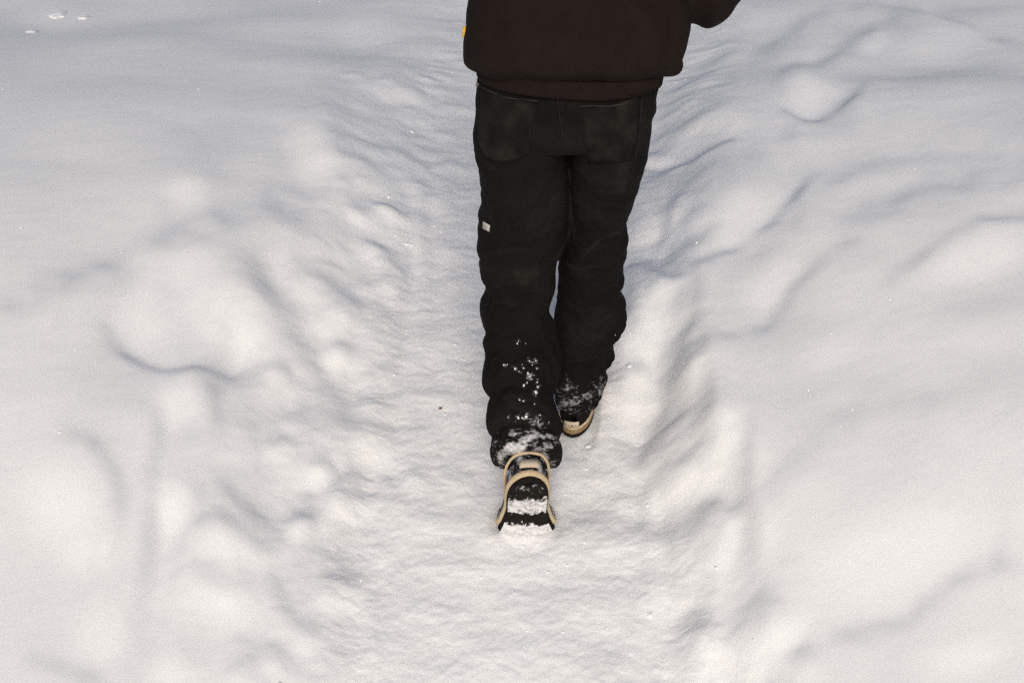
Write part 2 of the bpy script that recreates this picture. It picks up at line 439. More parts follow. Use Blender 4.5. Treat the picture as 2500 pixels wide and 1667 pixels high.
def sample_layer(X, Y):
    """cubic B-spline lookup of the feature layer"""
    global LAYER
    if LAYER is None: LAYER = feature_layer()
    ny, nx = LAYER.shape
    fx = np.clip((X - GX0) / GS, 2, nx - 4); fy = np.clip((Y - GY0) / GS, 2, ny - 4)
    ix = np.floor(fx).astype(int); iy = np.floor(fy).astype(int)
    tx = fx - ix; ty = fy - iy
    def wts(t):
        return [(1 - t) ** 3 / 6, (3 * t ** 3 - 6 * t * t + 4) / 6, (-3 * t ** 3 + 3 * t * t + 3 * t + 1) / 6, t ** 3 / 6]
    wxs = wts(tx); wys = wts(ty)
    out = np.zeros_like(X)
    for j in range(4):
        for i in range(4):
            out += wys[j] * wxs[i] * LAYER[iy + j - 1, ix + i - 1]
    inside = (X > GX0) & (X < GX1) & (Y > GY0) & (Y < GY1)
    return out * inside

def terrain(X, Y):
    """height and roughness of the snow at arrays X, Y (flat arrays)"""
    z = base_z(Y)
    near = smooth(30, 14, np.abs(Y)) * smooth(16, 8, np.abs(X))
    # warped coordinates make every drawn outline uneven
    wx = X + 0.035 * fbm(X * 2.3, Y * 2.3, 11, 3) + 0.004 * fbm(X * 9, Y * 9, 12, 3)
    wy = Y + 0.045 * fbm(X * 2.1 + 5, Y * 2.1, 14, 3) + 0.005 * fbm(X * 8, Y * 8, 15, 3)
    # trodden path
    xl = edge_x(LEFT_EDGE, Y); xr = edge_x(RIGHT_EDGE, Y)
    xl = xl + 0.03 * perlin(Y * 5, Y * 0 + 3, 21) ; xr = xr + 0.02 * perlin(Y * 6, Y * 0 + 9, 22)
    dl = xl - wx; dr = wx - xr
    bank = 0.125 * smooth(-0.05, 0.42, dl) + 0.06 * smooth(0.2, 1.4, dl) \
         + 0.135 * smooth(-0.04, 0.26, dr) + 0.09 * smooth(0.1, 1.3, dr)
    z = z + bank * (0.35 + 0.65 * smooth(5.6, 3.4, Y)) * (0.72 + 0.28 * smooth(1.9, 2.5, Y))
    inpath = smooth(0.10, -0.05, dl) * smooth(0.10, -0.05, dr)
    # broad drifts
    z = z + near * 0.035 * fbm(X * 0.9 + 2, Y * 0.75, 31, 2) * (1 - 0.7 * inpath)
    side = 1 - inpath
    # wind ripples running across the slope on the right
    rr = (wx * 0.55 - wy) * 3.1
    z = z + side * smooth(0.1, 0.8, dr) * 0.004 * np.sin(rr * 2.2 + 2.5 * fbm(X, Y, 33, 2))
    z = z + side * 0.0005 * fbm(X * 3.2 + Y * 1.1, Y * 9 - X * 4, 35, 3)
    z = z + side * 0.00012 * fbm(X * 12 + Y * 3, Y * 40 - X * 14, 36, 3)
    z = z + sample_layer(X, Y)
    # packed floor: scuffed, lumpy, streaked across
    rough = inpath * near
    rl = smooth(0.02, 0.20, np.abs(dl - 0.02)) ; 
    edge_rough = np.clip(smooth(0.30, 0.0, np.abs(dl - 0.08)) * 0.55 + smooth(0.2, 0.0, np.abs(dr - 0.05)) * 0.5, 0, 1) * near
    f1 = fbm(X * 7, Y * 11, 41, 3)
    f2 = fbm(X * 22 + 1.5 * f1, Y * 46 + 2.0 * f1, 43, 4, 0.6)
    f3 = np.abs(fbm(X * 14, Y * 26, 47, 4, 0.55))
    z = z + rough * (0.0036 * f1 + 0.00065 * f2 + 0.0012 * f3) * np.interp(Y, [2.6, 4.5], [1.0, 0.5])
    z = z + edge_rough * (0.0028 * fbm(X * 9, Y * 9, 51, 2) + 0.0006 * fbm(X * 30, Y * 34, 52, 3) + 0.0014 * np.abs(fbm(X * 18, Y * 20, 53, 2)))
    # heaped, creased lumps on the banks beside the path
    bz = np.clip(smooth(0.85, 0.12, dl) * smooth(-0.10, 0.10, dl) + 0.9 * smooth(0.50, 0.10, dr) * smooth(-0.06, 0.06, dr), 0, 1) * near
    q1 = np.abs(perlin(wx * 2.9 + 7, wy * 2.2, 55)); q2 = np.abs(perlin(wx * 6.3 + 3, wy * 4.6 + 1, 56)); q3 = np.abs(fbm(wx * 15, wy * 12, 57, 2))
    z = z + bz * (0.012 * np.sqrt(q1 * q1 + 0.006) + 0.0035 * np.sqrt(q2 * q2 + 0.006) + 0.0008 * q3)
    # dips pressed by the shoes
    for (fx, fy, rx, ry, dep) in FEET:
        r2 = ((X - fx) / rx) ** 2 + ((Y - fy) / ry) ** 2
        z = z - dep * smooth(1.5, 0.6, r2) + 0.12 * dep * np.exp(-((np.sqrt(r2) - 1.45) / 0.22) ** 2)
    rgh = np.clip(rough + 0.6 * edge_rough, 0, 1)
    return z, rgh
FEET = [(0.150, 2.655, 0.062, 0.17, 0.014), (0.033, 2.29, 0.075, 0.09, 0.008)]

def build_ground():
    dep = np.radians(np.linspace(49, 10.2, 880))
    ys = 1.6 / np.tan(dep)
    far = ys[-1] * (1.06 ** np.arange(1, 75))
    back = ys[0] - np.cumsum(0.03 * 1.12 ** np.arange(0, 48))[::-1]
    Yr = np.concatenate([back, ys, far])
    cs = np.linspace(-1, 1, 1000)
    gro = np.cumsum(0.006 * 1.17 ** np.arange(0, 46))
    Cn = np.concatenate([-1 - gro[::-1], cs, 1 + gro])
    hw = 0.4167 * 1.16 * (CP * np.maximum(Yr, 1.35) + SP * 1.6)
    X = hw[:, None] * Cn[None, :]
    Y = np.repeat(Yr[:, None], len(Cn), 1)
    x = X.ravel(); y = Y.ravel()
    z, r = terrain(x, y)
    nr, nc = X.shape
    idx = np.arange(nr * nc).reshape(nr, nc)
    q = np.stack([idx[:-1, :-1], idx[:-1, 1:], idx[1:, 1:], idx[1:, :-1]], -1).reshape(-1, 4)
    me = bpy.data.meshes.new('snow_ground')
    me.vertices.add(nr * nc)
    me.vertices.foreach_set('co', np.stack([x, y, z], 1).astype(np.float32).ravel())
    me.loops.add(q.size); me.polygons.add(len(q))
    me.loops.foreach_set('vertex_index', q.astype(np.int32).ravel())
    me.polygons.foreach_set('loop_start', np.arange(0, q.size, 4, dtype=np.int32))
    me.polygons.foreach_set('use_smooth', np.ones(len(q), dtype=bool))
    a = me.attributes.new('rough', 'FLOAT', 'POINT')
    a.data.foreach_set('value', r.astype(np.float32))
    me.update(calc_edges=True)
    me.materials.append(SNOW)
    o = bpy.data.objects.new('snow_ground', me)
    COL.objects.link(o)
    o['kind'] = 'structure'
    o['label'] = 'white snow field with a trodden path and drifts'
    return o
build_ground()
def ground_z(x, y):
    z, _ = terrain(np.array([float(x)]), np.array([float(y)]))
    return float(z[0])

# ------------------------------------------------------------------ person
ORIGIN = Vector((0.10, 2.42, 0.0))
PERSON_PARTS = []

def loft(rings, cap=True):
    """rings: list of (n,3) arrays"""
    n = len(rings[0]); V = [tuple(p) for r in rings for p in r]; F = []
    for i in range(len(rings) - 1):
        for j in range(n):
            k = (j + 1) % n
            F.append((i * n + j, i * n + k, (i + 1) * n + k, (i + 1) * n + j))
    if cap:
        F.append(tuple(range(n))[::-1]); F.append(tuple(range((len(rings) - 1) * n, len(rings) * n)))
    return V, F

def spline_rows(rows, n=4):
    return refine(np.array(rows, dtype=float), n)

def limb_from_rows(rows, nseg=56, n=3, wr=None, perp=True, sq=2.2, left=False):
    """rows: (photo row, left edge, right edge, distance Y, half depth) -> loft"""
    R = spline_rows(rows, n)
    C = []; A = []; D = []
    for (r, l, rt, Y, dep) in R:
        if left: Y = Y + 0.080 * float(smooth(640, 1130, r))
        pl = at_depth(l, r, Y); pr = at_depth(rt, r, Y)
        C.append(np.array((pl + pr) / 2)); A.append((pr.x - pl.x) / 2); D.append(dep)
    C = np.array(C)
    T = np.gradient(C, axis=0)
    # a smoothed axis, so that a wrinkle of the outline does not tilt the ring
    for _ in range(10):
        T[1:-1] = (T[:-2] + T[1:-1] * 2 + T[2:]) / 4
    rings = []
    ang = np.linspace(0, 2 * math.pi, nseg, endpoint=False)
    for i in range(len(C)):
        t = T[i].copy(); t[0] = 0
        if not perp: t = np.array([0, 0, -1.0])
        t /= np.linalg.norm(t)
        nrm = np.array([0, t[2], -t[1]])          # points backwards/up
        if nrm[1] > 0: nrm = -nrm
        ca = np.cos(ang); sa = np.sin(ang)
        ex = np.sign(ca) * np.abs(ca) ** (2 / sq); ey = np.sign(sa) * np.abs(sa) ** (2 / sq)
        a = A[i]; d = D[i]
        ring = C[i][None, :] + np.outer(ex * a, [1, 0, 0]) + np.outer(ey * d, nrm)
        rings.append(ring)
    return rings

def remeshed(name, shells, voxel, smooth_iter=4):
    """join closed shells into one continuous mesh"""
    V = []; F = []
    for v, f in shells:
        o = len(V); V += list(v); F += [tuple(i + o for i in q) for q in f]
    me = bpy.data.meshes.new(name + '_raw'); me.from_pydata([tuple(map(float, p)) for p in V], [], F); me.update()
    bm = bmesh.new(); bm.from_mesh(me)
    bmesh.ops.recalc_face_normals(bm, faces=bm.faces); bm.to_mesh(me); bm.free()
    ob = bpy.data.objects.new(name + '_raw', me); COL.objects.link(ob)
    m = ob.modifiers.new('r', 'REMESH'); m.mode = 'VOXEL'; m.voxel_size = voxel; m.use_smooth_shade = True
    s = ob.modifiers.new('s', 'SMOOTH'); s.iterations = smooth_iter; s.factor = 0.5
    dg = bpy.context.evaluated_depsgraph_get()
    ev = ob.evaluated_get(dg)
    res = bpy.data.meshes.new_from_object(ev, depsgraph=dg)
    bpy.data.objects.remove(ob)
    res.name = name
    return res

def get_co(me):
    a = np.empty(len(me.vertices) * 3, dtype=np.float32); me.vertices.foreach_get('co', a); return a.reshape(-1, 3).astype(float)
def get_no(me):
    a = np.empty(len(me.vertices) * 3, dtype=np.float32); me.vertices.foreach_get('normal', a); return a.reshape(-1, 3).astype(float)
def set_co(me, co):
    me.vertices.foreach_set('co', co.astype(np.float32).ravel()); me.update()
def set_attr(me, vals, name='snow'):
    a = me.attributes.new(name, 'FLOAT', 'POINT'); a.data.foreach_set('value', np.asarray(vals, dtype=np.float32))

def finish(me, name, mat, parent):
    me.materials.clear(); me.materials.append(mat)
    me.polygons.foreach_set('use_smooth', [True] * len(me.polygons))
    ob = bpy.data.objects.new(name, me); COL.objects.link(ob)
    if parent is not None: ob.parent = parent
    PERSON_PARTS.append(ob)
    return ob
def part(name, verts, faces, mat, parent):
    ob = new_mesh_object(name, verts, faces, mat, parent)
    PERSON_PARTS.append(ob)
    return ob

def tube(points, rad, nseg=8, cap=True):
    P = [Vector(p) for p in points]; rings = []
    up = Vector((0, 0, 1))
    for i, p in enumerate(P):
        t = (P[min(i + 1, len(P) - 1)] - P[max(i - 1, 0)]).normalized()
        a = t.cross(up)
        if a.length < 1e-4: a = t.cross(Vector((1, 0, 0)))
        a.normalize(); b = t.cross(a).normalized()
        r = rad[i] if hasattr(rad, '__len__') else rad
        rings.append([p + a * (math.cos(q) * r) + b * (math.sin(q) * r) for q in [2 * math.pi * j / nseg for j in range(nseg)]])
    return loft(rings, cap)

# ---- the body: one continuous skin (inside the clothes), head, arms bent into the front pocket
HIP = Vector((0.105, 2.46, 0.90))
def build_body():
    J = {}; E = []; R = {}
    def j(n, p, r, par=None):
        J[n] = Vector(p); R[n] = r
        if par: E.append((par, n))
    j('pelvis', (0.105, 2.46, 0.90), 0.10)
    j('spine', (0.11, 2.48, 1.08), 0.105, 'pelvis')
    j('chest', (0.115, 2.52, 1.26), 0.125, 'spine')
    j('neckbase', (0.12, 2.56, 1.40), 0.075, 'chest')
    j('neck', (0.12, 2.59, 1.47), 0.052, 'neckbase')
    j('skull', (0.12, 2.63, 1.555), 0.078, 'neck')
    j('crown', (0.12, 2.625, 1.635), 0.062, 'skull')
    j('jaw', (0.12, 2.685, 1.515), 0.040, 'skull')
    for s, n in ((-1, 'l'), (1, 'r')):
        out = 0.165 if s > 0 else 0.13
        j('sh' + n, (0.12 + s * 0.165, 2.535, 1.355), 0.055, 'chest')
        j('el' + n, (0.12 + s * (0.29 if s > 0 else 0.21), 2.50 if s > 0 else 2.60, 1.10), 0.042, 'sh' + n)
        j('wr' + n, (0.12 + s * 0.13, 2.70, 1.06), 0.030, 'el' + n)
        j('hand' + n, (0.12 + s * 0.06, 2.72, 1.06), 0.030, 'wr' + n)
    j('hl', (0.035, 2.45, 0.85), 0.085, 'pelvis'); j('hr', (0.175, 2.46, 0.85), 0.085, 'pelvis')
    j('kl', (0.020, 2.525, 0.365), 0.046, 'hl'); j('kr', (0.170, 2.59, 0.45), 0.055, 'hr')
    j('al', (0.030, 2.285, 0.10), 0.034, 'kl'); j('ar', (0.142, 2.60, 0.085), 0.038, 'kr')
    j('tl', (0.033, 2.27, -0.02), 0.026, 'al'); j('tr', (0.165, 2.76, 0.045), 0.026, 'ar')
    names = list(J)
    me = bpy.data.meshes.new('person_raw')
    me.from_pydata([tuple(J[n]) for n in names], [(names.index(a), names.index(b)) for a, b in E], [])
    ob = bpy.data.objects.new('person_raw', me); COL.objects.link(ob)
    md = ob.modifiers.new('skin', 'SKIN')
    for i, n in enumerate(names):
        sv = me.skin_vertices[0].data[i]; sv.radius = (R[n], R[n] * (0.75 if n in ('chest', 'spine', 'pelvis') else 1)); sv.use_root = (n == 'pelvis')
    sb = ob.modifiers.new('sub', 'SUBSURF'); sb.levels = 2; sb.render_levels = 2
    dg = bpy.context.evaluated_depsgraph_get()
    res = bpy.data.meshes.new_from_object(ob.evaluated_get(dg), depsgraph=dg)
    bpy.data.objects.remove(ob)
    # nose and brow
    co = get_co(res)
    c = np.array([0.12, 2.71, 1.555])
    d = np.linalg.norm((co - c) / np.array([0.018, 0.05, 0.025]), axis=1)
    co[:, 1] += 0.022 * np.exp(-d ** 2)
    set_co(res, co)
    res.name = 'person'
    return res
body_me = build_body()
person = finish(body_me, 'person', SKIN, None)
person['label'] = 'person in dark brown hoodie, black jeans and black shoes walking away along the path'
person['category'] = 'person'

def blob(c, r, sub=2, seed=0, amp=0.2, flat=None, freq=3.0):
    bm = bmesh.new(); bmesh.ops.create_icosphere(bm, subdivisions=sub, radius=1.0)
    co = np.array([v.co[:] for v in bm.verts]); F = [tuple(v.index for v in f.verts) for f in bm.faces]; bm.free()
    k = 1 + amp * (fbm(co[:, 0] * freq / 2 + seed * 3.1, co[:, 1] * freq / 2 + co[:, 2] * 1.7, seed, 3))
    co = co * k[:, None] * np.array(r)
    if flat is not None:
        nz = Vector(flat).normalized(); q = np.array(nz.to_track_quat('Z', 'Y').to_matrix())
        co = co @ q.T
    return co + np.array(c), F

hv, hf = blob((0.12, 2.605, 1.585), (0.094, 0.105, 0.105), 4, 5, 0.12, None, 12)
hair = part('hair', hv, hf, HAIR, person)

# ---- jeans
pelvis_rows = [(160, 1172, 1600, 2.455, 0.118), (175, 1166, 1606, 2.455, 0.120), (204, 1163, 1609, 2.45, 0.124), (236, 1161, 1601, 2.445, 0.128), (262, 1160, 1602, 2.44, 0.130),
               (280, 1158, 1594, 2.44, 0.130), (300, 1156.5, 1588, 2.44, 0.128), (320, 1156, 1587, 2.44, 0.122), (336, 1156, 1586, 2.445, 0.112)]
left_rows = [(290, 1158, 1374, 2.44, 0.118), (318, 1156, 1376, 2.44, 0.120), (340, 1155.5, 1378, 2.44, 0.118), (374, 1159, 1382, 2.445, 0.112), (398, 1166, 1383, 2.45, 0.108), (432, 1169, 1385, 2.46, 0.105), (464, 1173, 1387, 2.47, 0.102),
             (512, 1172, 1389, 2.485, 0.098), (540, 1170, 1389, 2.495, 0.096), (566, 1167, 1386, 2.503, 0.095), (591, 1166, 1381, 2.51, 0.095), (622, 1167, 1366, 2.52, 0.092), (645, 1170, 1358, 2.525, 0.088), (665, 1174, 1357, 2.53, 0.086),
             (696, 1185, 1357, 2.53, 0.083), (714, 1185, 1355, 2.528, 0.083), (734, 1175, 1349, 2.52, 0.085), (757, 1172, 1343, 2.51, 0.085), (775, 1173, 1351, 2.50, 0.084), (795, 1177, 1358, 2.487, 0.082),
             (817, 1185, 1362, 2.47, 0.079), (839, 1179, 1365, 2.452, 0.080), (863, 1187, 1369, 2.432, 0.077), (890, 1183, 1371, 2.408, 0.078), (914, 1178, 1369, 2.385, 0.079), (933, 1175, 1363, 2.368, 0.078),
             (950, 1181, 1354, 2.350, 0.074), (965, 1197, 1350, 2.335, 0.070), (980, 1196, 1350, 2.32, 0.070), (994, 1192, 1354, 2.306, 0.071), (1012, 1189, 1361, 2.288, 0.072), (1030, 1187, 1367, 2.27, 0.073), (1048, 1189, 1371, 2.25, 0.073),
             (1060, 1197, 1370, 2.238, 0.069), (1070, 1204, 1364, 2.228, 0.066), (1082, 1202, 1363, 2.216, 0.066), (1096, 1199, 1368, 2.203, 0.067), (1112, 1199, 1369, 2.189, 0.066), (1126, 1203, 1365, 2.177, 0.062)]
right_rows = [(290, 1376, 1590, 2.445, 0.118), (318, 1386, 1587, 2.445, 0.120), (340, 1391, 1586, 2.45, 0.118), (360, 1391, 1580, 2.455, 0.114), (381, 1390, 1573, 2.465, 0.110), (425, 1389, 1560, 2.485, 0.104), (460, 1387, 1552, 2.505, 0.100),
              (494, 1382, 1541, 2.525, 0.094), (515, 1379, 1530, 2.535, 0.090), (527, 1377, 1524, 2.54, 0.088), (539, 1376, 1525, 2.545, 0.088), (551, 1375, 1534, 2.55, 0.089), (563, 1374, 1536, 2.555, 0.089), (604, 1369, 1531, 2.575, 0.086), (630, 1366, 1526, 2.582, 0.083),
              (652, 1364, 1520, 2.587, 0.081), (675, 1362, 1524, 2.592, 0.081), (696, 1361, 1518, 2.595, 0.079), (719, 1360, 1514, 2.597, 0.079), (737, 1358, 1526, 2.60, 0.081), (765, 1352, 1531, 2.60, 0.082), (788, 1350, 1526, 2.60, 0.079),
              (812, 1350, 1513, 2.60, 0.076), (834, 1350, 1502, 2.60, 0.073), (856, 1350, 1502, 2.60, 0.073), (880, 1350, 1494, 2.597, 0.070), (898, 1350, 1481, 2.594, 0.066), (909, 1349, 1476, 2.592, 0.064), (922, 1348, 1481, 2.59, 0.065), (938, 1350, 1478, 2.588, 0.063),
              (955, 1353, 1471, 2.585, 0.060), (970, 1357, 1463, 2.582, 0.060), (984, 1360, 1457, 2.58, 0.062)]
jeans_me = remeshed('jeans', [loft(limb_from_rows(pelvis_rows, 64, 3, perp=False, sq=2.35)),
                              loft(limb_from_rows(left_rows, 56, 3, left=True)), loft(limb_from_rows(right_rows, 56, 3))], 0.0042, 3)
co = get_co(jeans_me); no = get_no(jeans_me)
def project(co):
    """photo coordinates of world points"""
    d = co - np.array([0, 0, CAM_H])
    zc = d[:, 1] * CP - d[:, 2] * SP
    yc = d[:, 1] * SP + d[:, 2] * CP
    return 1250 + FPX * d[:, 0] / zc, 833.5 - FPX * yc / zc
# creases behind the knees and on the seat where the black has worn off
WORN = [([(1390, 476), (1394, 512), (1400, 560), (1409, 620)], 2.2, .5), ([(1390, 560), (1383, 588), (1363, 624), (1355, 645)], 2.5, .5), ([(1372, 640), (1420, 656), (1470, 648)], 2.5, .45),
        ([(1415, 645), (1440, 606), (1480, 576), (1525, 558)], 4, .40), ([(1176, 465), (1195, 510), (1208, 560)], 3.5, .4), ([(1350, 470), (1348, 500), (1335, 530)], 4, .3), ([(1180, 620), (1230, 612), (1290, 610)], 3, .3),
        ([(1250, 668), (1285, 670), (1320, 655)], 16, .45), ([(1530, 380), (1520, 430), (1515, 480)], 22, .45), ([(1200, 700), (1240, 692), (1300, 690)], 3, .25), ([(1366, 650), (1374, 680), (1384, 706)], 2, .4),
        ([(1200, 745), (1230, 735), (1270, 745)], 6, .25), ([(1180, 395), (1195, 404), (1215, 415)], 6, .3), ([(1440, 690), (1480, 700), (1515, 690)], 3, .25), ([(1400, 800), (1450, 790), (1500, 760)], 3, .25), ([(1400, 880), (1450, 870), (1490, 850)], 3, .3)]
def fold_field(co):
    x, y, z = co[:, 0], co[:, 1], co[:, 2]
    left = x < 0.108 - 0.0 * z
    # distance down the leg
    s = np.where(left & (z < 0.42), 0.42 + (2.52 - y) * 1.15, 0.90 - z)
    ang = np.arctan2(x - np.where(left, 0.02, 0.165), 0.1)
    w = fbm(x * 9 + 3, s * 7, 61, 3)
    stack = smooth(0.40, 0.85, s)
    h = 0.0012 * np.sin(s * (34 + 16 * stack) + 6.0 * w + ang * 4 * np.where(left, 1, -1))
    h += 0.0032 * fbm(x * 6 + s * 5, s * 12 - x * 9, 63, 2)
    rid = 1 - np.abs(perlin(x * 6 - s * 7, s * 17 + x * 12, 65)) * 2.6
    h += (0.0020 + 0.0020 * stack) * np.clip(rid, -0.6, 1)
    rid2 = 1 - np.abs(perlin(x * 9 + s * 11 + 7, s * 23 - x * 19, 67)) * 3.2
    h -= (0.0016 + 0.0028 * stack) * np.clip(rid2, 0, 1) ** 2
    pu, pv = project(co)
    wear = 0.10 * np.clip(rid, 0, 1) ** 4 * (0.5 + 0.5 * fbm(x * 10, s * 9, 68, 2)) + 0.55 * np.clip(fbm(x * 4 + 2, s * 5, 69, 2) - 0.05, 0, 1)
    back = y < 2.60
    for pts, wd, val in WORN:
        d, sg, t = seg_signed(refine(np.array(pts, dtype=float), 4), pu, pv)
        wear = wear + back * val * np.exp(-(d / wd) ** 2) * smooth(0, 0.2, t) * smooth(1, 0.8, t)
    return h * (0.35 + 0.65 * smooth(0.05, 0.3, s)), np.clip(wear, 0, 1)
fold, wear_ = fold_field(co)
co += no * fold[:, None]
set_co(jeans_me, co)
# snow caught on the cloth: thick at both hems, thinning upwards
dl = np.linalg.norm((co - np.array([0.03, 2.22, 0.14])) * np.array([1.0, 1.0, 1.0]), axis=1)
sn = np.where(co[:, 0] < 0.105, 0.50 * smooth(0.17, 0.03, dl), 0)
right_leg = (co[:, 1] > 2.49) & (co[:, 2] < 0.3)
sn = np.where(right_leg, 0.34 * smooth(0.24, 0.12, co[:, 2]), sn)
pat = 0.5 + 0.9 * fbm(co[:, 0] * 26, (co[:, 1] + co[:, 2]) * 30, 91, 3)
sn = np.where(right_leg, sn * np.clip(0.75 + 0.5 * pat, 0, 1.3), sn * np.clip(0.55 + 0.75 * pat, 0, 1.25))
C3 = lambda u, v: (1120 + u / 4.126, 720 + v / 4.126)
FLK = [(600, 465, 5), (592, 492, 5), (675, 490, 3.5), (715, 662, 6), (775, 665, 5.5), (455, 705, 5.5), (492, 702, 3), (568, 742, 6.5), (655, 738, 6), (640, 700, 3), (788, 738, 4.5), (698, 790, 5),
       (718, 818, 8.5), (730, 840, 5), (655, 908, 6.5), (690, 880, 4), (790, 878, 6), (795, 925, 6.5), (776, 985, 8), (610, 1060, 5), (650, 1070, 4.5), (760, 1100, 4), (600, 1230, 7), (680, 1225, 8), (640, 1240, 5),
       (500, 1232, 4), (800, 1270, 5), (820, 1210, 4), (740, 705, 3), (610, 770, 3), (1572, 404, 3.5), (905, 1280, 4)]
_tree = BVHTree.FromPolygons([tuple(v) for v in co], [tuple(p.vertices) for p in jeans_me.polygons])
for (u, v, r) in FLK:
    h_, n_, i_, d_ = _tree.ray_cast(Vector((0, 0, CAM_H)), ray(*C3(u, v)).normalized())
    if h_ is None: continue
    dd = np.linalg.norm(co - np.array(h_), axis=1)
    sn = np.maximum(sn, (0.34 + 0.012 * r) * np.exp(-(dd / (0.0022 * r)) ** 2))
set_attr(jeans_me, sn)
set_attr(jeans_me, wear_, 'wear')
jeans = finish(jeans_me, 'jeans', DENIM, person)
jeans['label'] = 'loose black denim jeans stacked at the ankles'
JBVH = BVHTree.FromPolygons([tuple(v) for v in co], [tuple(p.vertices) for p in jeans_me.polygons])
EYE = Vector((0, 0, CAM_H))
def on_jeans(px, py, off=0.0):
    h, n, i, d = JBVH.ray_cast(EYE, ray(px, py).normalized())
    if h is None: return None
    if n.dot(ray(px, py)) > 0: n = -n
    return h + n * off

def stitch(name, pts, rad, mat, parent, off=0.0012):
    P = refine(np.array(pts, dtype=float), 8)
    W = [on_jeans(p[0], p[1], off) for p in P]
    W = [w for w in W if w is not None]
    if len(W) < 3: return None
    W2 = [W[0]] + [(W[i - 1] + W[i] * 2 + W[i + 1]) / 4 for i in range(1, len(W) - 1)] + [W[-1]]
    v, f = tube(W2, rad, 6)
    return part(name, v, f, mat, parent)

def patch(name, corners, mat, parent, off=0.0016, n=14, thick=0.002):
    """cloth patch laid on the jeans; corners: tl, tr, br, bl in photo coordinates, edges may bow (list of rows)"""
    V = []; F = []
    rows = len(corners)
    for i in range(n + 1):
        t = i / n * (rows - 1); a = min(int(t), rows - 2); q = t - a
        l = np.array(corners[a][0]) * (1 - q) + np.array(corners[a + 1][0]) * q
        r = np.array(corners[a][1]) * (1 - q) + np.array(corners[a + 1][1]) * q
        sagv = corners[a][2] * (1 - q) + corners[a + 1][2] * q
        for jn in range(n + 1):
            u = jn / n
            p = l * (1 - u) + r * u
            p[1] += sagv * 4 * u * (1 - u)
            edge = 1.0 if 0 < jn < n and 0 < i < n else 0.2
            w = on_jeans(p[0], p[1], off * edge)
            if w is None: w = on_jeans(p[0] + (4 if u < .5 else -4), p[1], off * edge)
            V.append(w if w is not None else V[-1])
    for i in range(n):
        for jn in range(n):
            a = i * (n + 1) + jn
            F.append((a, a + 1, a + n + 2, a + n + 1))
    o = part(name, V, F, mat, parent)
    m = o.modifiers.new('thickness', 'SOLIDIFY'); m.thickness = thick; m.offset = 0
    a = o.data.attributes.new('snow', 'FLOAT', 'POINT')
    vv = np.array([tuple(p) for p in V]); set_attr(o.data, np.clip(0.25 + 0.6 * fbm(vv[:, 0] * 25, vv[:, 2] * 25, 77, 3), 0, 1), 'wear')
    return o
pk = patch('back_pocket', [((1170, 212), (1314, 250), 9), ((1166, 290), (1301, 300), 2), ((1168, 350), (1294, 340), 2), ((1184, 384), (1296, 374), 16)], DENIM, jeans)
stitch('pocket_stitching', [(1166, 208), (1185, 217), (1210, 229), (1240, 239), (1280, 244), (1314, 248)], 0.0009, THREAD, pk, 0.003)
stitch('pocket_stitching', [(1310, 258), (1306, 276), (1300, 298), (1295, 322), (1293, 345)], 0.0006, SEAM, pk, 0.003)
stitch('pocket_stitching', [(1180, 384), (1210, 400), (1245, 403), (1275, 392), (1300, 372)], 0.0006, SEAM, pk, 0.003)
pk = patch('back_pocket', [((1414, 262), (1566, 226), 11), ((1420, 292), (1563, 280), 2), ((1428, 345), (1556, 340), 1), ((1436, 398), (1540, 392), 5)], DENIM, jeans)
stitch('pocket_stitching', [(1413, 261), (1440, 259), (1480, 260), (1510, 256), (1540, 245), (1567, 226)], 0.0009, THREAD, pk, 0.003)
stitch('pocket_stitching', [(1416, 270), (1422, 310), (1430, 360), (1436, 400)], 0.0006, SEAM, pk, 0.003)
stitch('pocket_stitching', [(1436, 404), (1470, 404), (1505, 400)], 0.0006, SEAM, pk, 0.003)
for (px, py) in ((1168, 208), (1578, 222)):
    w = on_jeans(px, py, 0.002)
    if w:
        v, f = blob(w, (0.0042, 0.0042, 0.0022), 2, 3, 0.05, (w - EYE)); part('rivet', v, f, METAL, jeans)
stitch('seat_seam', [(1362, 232), (1364, 262), (1367, 290), (1372, 320), (1377, 340)], 0.0012, SEAM, jeans)
stitch('seat_seam', [(1370, 232), (1372, 262), (1374, 290), (1378, 318)], 0.0009, SEAM, jeans)
stitch('yoke_seam', [(1176, 186), (1230, 205), (1300, 222), (1365, 234)], 0.0006, SEAM, jeans)
stitch('side_seam', [(1566, 240), (1562, 290), (1558, 340), (1548, 390), (1538, 440), (1524, 500)], 0.0010, SEAM, jeans)
stitch('inseam', [(1389, 470), (1392, 500), (1393, 530), (1390, 560)], 0.0009, SEAM, jeans)
stitch('side_seam', [(1172, 470), (1185, 500), (1198, 535), (1205, 560)], 0.0006, SEAM, jeans)
# small cloth tag on the left thigh with two lines of print
def quad_patch(name, q, mat, parent, off, n=6):
    return patch(name, [((q[0]), (q[1]), 0), ((q[3]), (q[2]), 0)], mat, parent, off, n, 0.001)
tag = quad_patch('thigh_tag', [(1180, 540), (1197.5, 550.5), (1195, 566), (1179, 557.5)], WHITETAG, jeans, 0.003)
tag['label'] = 'small off-white cloth tag'
for (a, b) in (((1183, 547), (1193, 553)), ((1182.5, 553), (1192, 559))):
    stitch('tag_print', [a, ((a[0] + b[0]) / 2, (a[1] + b[1]) / 2 + 0.3), b], 0.0007, GREYPRINT, tag, 0.0042)

